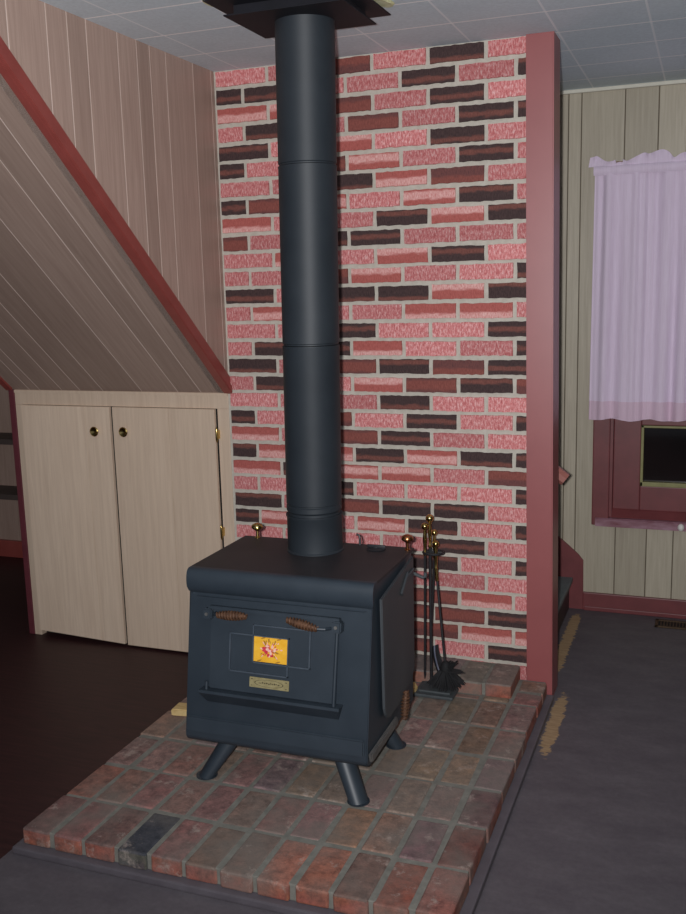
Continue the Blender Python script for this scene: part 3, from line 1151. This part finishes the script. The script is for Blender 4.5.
# ------------------------------------------------------------------ cupboard under the slope
cb = thing('cupboard', (-1.55, 0.0, 0.0), 'pale birch two-door cupboard built in under the sloped ceiling', 'cupboard')
bm = new()
box(bm, -2.068, -1.034, -0.004, 0.03, 1.047, 1.111, 0, 0.002)
box(bm, -2.068, -2.030, -0.004, 0.03, 0.0, 1.047, 0, 0.002)
box(bm, -1.084, -1.034, -0.004, 0.03, 0.0, 1.047, 0, 0.002)
prism(bm, [(-2.068, 1.098), (-1.034, 1.098), (-1.034, 1.110), (-2.068, 1.110)], -0.008, -0.003, 'y', 0, 0.001)
obj('face_frame', bm, 'cupboard', cb)
bm = new(); box(bm, -2.060, -1.040, 0.03, 0.40, 0.001, 1.10, 0)
obj('carcass', bm, 'hole', cb)


def cdoor(x0, x1, zl, zr, kx, kz, planks):
    b = new(); t_ = tone_layer(b)
    e = [x0] + planks + [x1]
    for a, c in zip(e, e[1:]):
        before = set(b.verts)
        za = zl + (zr - zl) * (a - x0) / (x1 - x0); zc = zl + (zr - zl) * (c - x0) / (x1 - x0)
        prism(b, [(a + .0003, za), (c - .0003, zc), (c - .0003, 1.0462), (a + .0003, 1.0462)], -0.020, -0.0045, 'y', 0, 0.0006)
        tn = rnd.random()
        for v in set(b.verts) - before:
            v[t_] = tn
    d = obj('door', b, 'cupboard', cb)
    b = new()
    # dished brass pull, axis along y
    for (r_a, y_a), (r_b, y_b) in zip([(0.006, -0.020), (0.007, -0.028), (0.019, -0.034), (0.021, -0.038), (0.0175, -0.041), (0.006, -0.036), (0.0001, -0.035)], [(0.007, -0.028), (0.019, -0.034), (0.021, -0.038), (0.0175, -0.041), (0.006, -0.036), (0.0001, -0.035)]):
        tube(b, [(kx, y_a, kz), (kx, y_b - 1e-5, kz)], [r_a, r_b], 20, 0, False)
    obj('knob', b, 'brass', d, True)
    return d


dl = cdoor(-2.027, -1.581, 0.030, 0.012, -1.650, 0.944, [-1.70])
dr = cdoor(-1.567, -1.090, 0.010, 0.010, -1.508, 0.946, [-1.30])
for z_ in (0.945, 0.545):
    bm = new()
    lathe(bm, (-1.081, -0.0245, z_), [(0, -0.032), (0.002, -0.030), (0.0048, -0.020), (0.0048, 0.020), (0.002, 0.030), (0, 0.032)], 12)
    box(bm, -1.083, -1.076, -0.022, -0.003, z_ - 0.018, z_ + 0.018, 0, 0.002)
    obj('hinge', bm, 'brass', dr, True)

# ------------------------------------------------------------------ alcove shelves
for z_, lab in ((0.733, 'upper dark shelf board on the back wall of the left alcove'), (0.422, 'lower dark shelf board on the back wall of the left alcove')):
    bm = new()
    box(bm, -3.9, -2.101, 0.83, WY + 0.012, z_ - 0.026, z_ + 0.004, 0, 0.003)
    tag(obj('shelf', bm, 'shelfdark'), lab, 'shelf', 'shelves in the left alcove')

# ------------------------------------------------------------------ fireplace tools
bx, by = -0.128, -0.235
ts = thing('fireplace_tool_stand', (bx, by, HZ), 'slim black fire tool stand with brass ball top on a grey metal base', 'tool stand')
bm = new()
zb0 = HZ + 0.002
box(bm, bx - 0.072, bx + 0.072, by - 0.060, by + 0.056, zb0, zb0 + 0.012, 0, 0.004)
box(bm, bx - 0.058, bx + 0.058, by - 0.042, by + 0.042, zb0 + 0.011, zb0 + 0.020, 0, 0.004)
obj('base', bm, 'basegrey', ts)
px_, py_ = -0.160, -0.195
bm = new(); tube(bm, [(px_, py_, zb0 + 0.018), (px_, py_, 0.60)], 0.0055, 12)
obj('pole', bm, 'blackiron', ts, True)
bm = new()
pts = []
for k in range(25):
    a = 2 * math.pi * k / 24
    pts.append((px_ + 0.012 + 0.036 * math.cos(a), py_ + 0.030 * math.sin(a), 0.578))
tube(bm, pts, 0.0045, 8)
box(bm, px_ - 0.022, px_ + 0.046, py_ - 0.004, py_ + 0.004, 0.573, 0.583, 0, 0.002)
obj('tool_ring', bm, 'blackiron', ts, True)


def handle_prof(h):
    return [(0, 0), (0.006, 0.0), (0.0075, 0.006), (0.005, 0.012), (0.0062, h * 0.35), (0.0075, h * 0.5), (0.0058, h * 0.65), (0.0048, h * 0.78), (0.008, h * 0.80), (0.0048, h * 0.83), (0.005, h * 0.84)]


bm = new()
lathe(bm, (px_, py_, 0.595), handle_prof(0.11), 18)
ball(bm, (px_, py_, 0.701), 0.0148)
obj('finial', bm, 'brass', ts, True)


def tool(name, label, cat, top, zt, zb_, xb, yb, ballr, hlen, rodr=0.0042):
    t = thing(name, (xb, yb, zb_), label, cat, 'fire tools hanging on the stand')
    b = new()
    tube(b, [(xb, yb, zb_), (top[0], top[1], zt - hlen + 0.004)], rodr, 10)
    obj('rod', b, 'blackiron', t, True)
    b = new()
    lathe(b, (top[0], top[1], zt - hlen), handle_prof(hlen), 16)
    ball(b, (top[0], top[1], zt - hlen * 0.12), ballr)
    obj('handle', b, 'brass', t, True)
    return t


pk = tool('fireplace_poker', 'straight black poker with brass ball handle hanging leftmost on the tool stand', 'poker', (-0.176, -0.205), 0.688, 0.118, -0.181, -0.205, 0.0128, 0.12)
bm = new(); tube(bm, [(-0.181, -0.205, 0.14), (-0.1812, -0.205, 0.118), (-0.182, -0.205, 0.103)], [0.0045, 0.004, 0.001], 10)
tube(bm, [(-0.181, -0.205, 0.135), (-0.178, -0.215, 0.128), (-0.178, -0.22, 0.138)], [0.004, 0.0035, 0.001], 8)
obj('poker_tip', bm, 'blackiron', pk, True)

sv = tool('fireplace_shovel', 'narrow black hearth shovel with a shiny edge hanging behind the brush', 'shovel', (-0.152, -0.165), 0.655, 0.200, -0.172, -0.160, 0.0118, 0.105)
# pan seen almost edge-on: a scooped tray tilted down to the right
bm = new()
N, K = 8, 7
rows = []
A = Vector((-0.174, -0.162, 0.208)); B = Vector((-0.116, -0.190, 0.098))
ax = (B - A).normalized()
sd = Vector((0.02, 0.92, -0.20)).normalized()
sd = (sd - ax * sd.dot(ax)).normalized()
nn = ax.cross(sd)
for i in range(N + 1):
    u = i / N
    wd = 0.022 + 0.012 * min(1, u * 1.6)
    row = []
    for j in range(K + 1):
        v = j / K * 2 - 1
        lift = 0.016 * abs(v) ** 3 + 0.014 * (1 - u) ** 4
        row.append(bm.verts.new(A + (B - A) * u + sd * (v * wd - wd * 0.5) + nn * lift))
    rows.append(row)
for a, b in zip(rows, rows[1:]):
    for j in range(K):
        bm.faces.new((a[j], a[j + 1], b[j + 1], b[j]))
bmesh.ops.recalc_face_normals(bm, faces=bm.faces)
bmesh.ops.solidify(bm, geom=list(bm.faces), thickness=0.0025)
obj('pan', bm, 'blackiron', sv, True)
bm = new()
edge = [A + (B - A) * (i / N) + sd * (-(0.022 + 0.012 * min(1, i / N * 1.6)) - 0.5 * (0.022 + 0.012 * min(1, i / N * 1.6))) + nn * (0.016 + 0.014 * (1 - i / N) ** 4) for i in range(N + 1)]
tube(bm, edge, 0.0035, 8)
obj('pan_rim', bm, 'shovelrim', sv, True)

br = tool('hearth_brush', 'black hearth brush with spread bristles hanging rightmost on the tool stand', 'brush', (-0.134, -0.212), 0.628, 0.185, -0.096, -0.242, 0.0122, 0.11)
bm = new()
tube(bm, [(-0.134, -0.212, 0.524), (-0.1295, -0.2155, 0.48)], [0.0062, 0.0054], 12)
obj('ferrule', bm, 'brass', br, True)
bm = new()
lathe(bm, (-0.094, -0.242, 0.158), [(0, 0.04), (0.008, 0.038), (0.016, 0.028), (0.022, 0.010), (0.020, 0.0), (0, 0)], 16)
obj('brush_head', bm, 'bristle', br, True)
bm = new()
r4 = random.Random(11)
for k in range(330):
    a = r4.uniform(0, 6.283); q = math.sqrt(r4.random())
    p0 = Vector((-0.094 + 0.018 * q * math.cos(a), -0.242 + 0.018 * q * math.sin(a), 0.163))
    L_ = r4.uniform(0.050, 0.074)
    dv = Vector((math.cos(a) * q * 0.75 + 0.12, math.sin(a) * q * 0.45 - 0.08, -1 + 0.35 * q)).normalized()
    if k % 17 == 0:
        dv = Vector((1.0, -0.1, 0.02)).normalized(); L_ = r4.uniform(0.05, 0.066)
    if k % 23 == 0:
        dv = Vector((0.7, -0.1, 0.75)).normalized(); L_ = 0.05
    e = p0 + dv * L_
    e.z = max(e.z, HZ + 0.026)
    tube(bm, [p0, e], [0.0036, 0.0016], 5)
obj('bristles', bm, 'bristle', br)

# ------------------------------------------------------------------ scraps of wood behind the stove
def wood_piece(name, c, l, w, hgt, ang, label):
    b = new()
    pts = [(-l / 2, -w / 2), (l / 2, -w / 2 * 0.8), (l / 2 + 0.008, 0.0), (l / 2 - 0.004, w / 2), (-l / 2, w / 2 * 0.9)]
    prism(b, pts, 0, hgt, 'z', 0, 0.003)
    for v in b.verts:
        v.co += Vector((noise.noise(v.co * 30), noise.noise(v.co * 30 + Vector((4, 0, 0))), 0)) * 0.003
    bmesh.ops.rotate(b, cent=(0, 0, 0), matrix=Matrix.Rotation(ang, 3, 'Z'), verts=b.verts)
    bmesh.ops.translate(b, vec=(c[0], c[1], HZ + 0.003), verts=b.verts)
    return tag(obj(name, b, 'splitwood'), label, 'firewood')


wood_piece('wood_scrap', (-0.865, -0.655), 0.17, 0.06, 0.024, 0.12, 'pale wood piece poking out past the stove\'s left side')
wood_piece('wood_scrap', (-0.275, -0.275), 0.15, 0.075, 0.022, 0.25, 'pale wood piece between the stove and the fire tool stand')

# ------------------------------------------------------------------ curtain
CX0, CX1 = 0.258, 1.26
ct = thing('curtain', (0.76, 0.97, 0.90), 'gathered lilac curtain with ruffled top hanging over the red window', 'curtain')


def fold(x, z):
    s = x - CX0
    d = 0.55 + 0.45 * min(1, max(0, (1.97 - z) / 0.5))
    y = 0.017 * math.sin(s * 62 + 1.5 * math.sin(s * 17) + 0.5 * math.sin(z * 2)) * (0.7 + 0.5 * noise.noise(Vector((x * 9, 0, z)))) + 0.009 * math.sin(s * 141 + 1.1 + 2 * math.sin(s * 31)) * (1.35 - d)
    return 0.955 + y * d + 0.006 * math.sin(s * 21 + z * 1.5)


def cloth(z_list, x_shift=None, th=0.002):
    b = new()
    nx = 230
    g = []
    for z in z_list:
        row = []
        for i in range(nx + 1):
            x = CX0 + (CX1 - CX0) * i / nx
            zz = z + (0.004 * math.sin(x * 40) if z < 0.95 else 0)
            flare = -0.008 * (1.97 - z) * max(0, 1 - i / 30)
            row.append(b.verts.new((x + flare, fold(x, z), zz)))
        g.append(row)
    for r_a, r_b in zip(g, g[1:]):
        for i in range(nx):
            b.faces.new((r_a[i], r_a[i + 1], r_b[i + 1], r_b[i]))
    bmesh.ops.recalc_face_normals(b, faces=b.faces)
    bmesh.ops.solidify(b, geom=list(b.faces), thickness=th)
    return b


obj('curtain_panel', cloth([1.952 - (1.952 - 0.985) * k / 24 for k in range(25)]), 'curtain', ct, True)
obj('hem', cloth([0.986, 0.96, 0.93, 0.905], None, 0.004), 'hem', ct, True)
# rod pocket and ruffle
bm = new(); g = []
for k, z in enumerate((1.946, 1.955, 1.966, 1.978, 1.984)):
    row = []
    for i in range(231):
        x = CX0 - 0.004 + (CX1 - CX0) * i / 230
        bul = (0.0, 0.007, 0.010, 0.007, 0.0)[k]
        row.append(bm.verts.new((x, 0.952 - bul + 0.0012 * math.sin(x * 120) - 0.006, z)))
    g.append(row)
for r_a, r_b in zip(g, g[1:]):
    for i in range(230):
        bm.faces.new((r_a[i], r_a[i + 1], r_b[i + 1], r_b[i]))
bmesh.ops.recalc_face_normals(bm, faces=bm.faces)
bmesh.ops.solidify(bm, geom=list(bm.faces), thickness=0.002)
obj('rod_pocket', bm, 'curtain', ct, True)
bm = new(); g = []
for k in range(6):
    u = k / 5
    row = []
    for i in range(321):
        x = CX0 - 0.026 + (CX1 - CX0 + 0.026) * i / 320
        n_ = math.sin(x * 31 + 1.5 * math.sin(x * 9))
        hgt = 0.036 + 0.013 * n_ + 0.008 * math.sin(x * 73 + 0.6)
        if 0.335 < x < 0.375:
            hgt *= 0.45
        hgt = max(0.010, hgt)
        y = 0.948 + 0.011 * u * math.sin(x * 73 + 1.5 * n_) + 0.004 * u * math.sin(x * 150)
        row.append(bm.verts.new((x + 0.008 * u * math.sin(x * 60), y, 1.982 + hgt * u)))
    g.append(row)
for r_a, r_b in zip(g, g[1:]):
    for i in range(320):
        bm.faces.new((r_a[i], r_a[i + 1], r_b[i + 1], r_b[i]))
bmesh.ops.recalc_face_normals(bm, faces=bm.faces)
bmesh.ops.solidify(bm, geom=list(bm.faces), thickness=0.0015)
obj('ruffle', bm, 'curtain', ct, True)

cr_ = thing('curtain_rod', (0.76, 0.975, 1.99), 'thin brown curtain rod showing through the lilac curtain\'s ruffled top', 'curtain rod')
bm = new(); box(bm, 0.262, 1.25, 0.976, 0.986, 1.972, 2.002, 0, 0.002)
obj('rod', bm, 'rod', cr_)
for x_ in (0.275, 1.236):
    bm = new(); box(bm, x_ - 0.006, x_ + 0.006, 0.985, WY - 0.0195, 1.978, 1.996, 0, 0.001)
    obj('bracket', bm, 'rod', cr_)

# ------------------------------------------------------------------ hand rail end behind the wall end
hr = thing('handrail', (0.23, 0.29, 0.76), 'stub of a rose painted wooden handrail behind the red wall end', 'handrail')
bm = new()
oc = [(math.cos(math.pi / 8 + k * math.pi / 4) * 0.026, math.sin(math.pi / 8 + k * math.pi / 4) * 0.026) for k in range(8)]
d_ = Vector((-0.80, 0, 0.60)).normalized()
u_ = Vector((0, 1, 0)); v_ = d_.cross(u_)
p0 = Vector((0.252, 0.230, 0.775)); p1 = p0 + d_ * 1.1
A = [bm.verts.new(p0 + u_ * a + v_ * b) for a, b in oc]; B = [bm.verts.new(p1 + u_ * a + v_ * b) for a, b in oc]
bm.faces.new(A); bm.faces.new(B[::-1])
for k in range(8):
    bm.faces.new((A[k], B[k], B[(k + 1) % 8], A[(k + 1) % 8]))
obj('rail', bm, 'railwood', hr)
for t_ in (0.20, 0.85):
    bm = new(); c = p0 + d_ * t_
    box(bm, c.x - 0.012, c.x + 0.012, 0.1185, c.y, c.z - 0.03, c.z - 0.005, 0, 0.003)
    obj('bracket', bm, 'railwood', hr)

# ------------------------------------------------------------------ floor register below the window
fv = thing('floor_vent', (0.72, 0.90, 0.0), 'bronze floor register set in the grey floor below the window', 'vent')
bm = new()
X0, X1, Y0, Y1 = 0.560, 0.880, 0.868, 0.965
box(bm, X0, X1, Y0, Y0 + 0.014, 0.0, 0.006, 0, 0.001); box(bm, X0, X1, Y1 - 0.014, Y1, 0.0, 0.006, 0, 0.001)
box(bm, X0, X0 + 0.014, Y0, Y1, 0.0, 0.006, 0, 0.001); box(bm, X1 - 0.014, X1, Y0, Y1, 0.0, 0.006, 0, 0.001)
obj('frame', bm, 'ventbrown', fv)
bm = new()
x = X0 + 0.022
while x < X1 - 0.016:
    box(bm, x, x + 0.006, Y0 + 0.012, Y1 - 0.012, 0.0, 0.005, 0)
    x += 0.013
box(bm, X0 + 0.013, X1 - 0.013, Y0 + 0.013, Y1 - 0.013, 0.0, 0.0015, 1)
obj('grille', bm, ['ventbrown', 'hole'], fv)

# white paint blob on the window sill's front edge
bm = new(); ball(bm, (0.652, WY - 0.030, 0.425), 0.014, 0, 1.2)
obj('paint_chip', bm, 'whitepaint', bpy.data.objects['window_sill'], True)
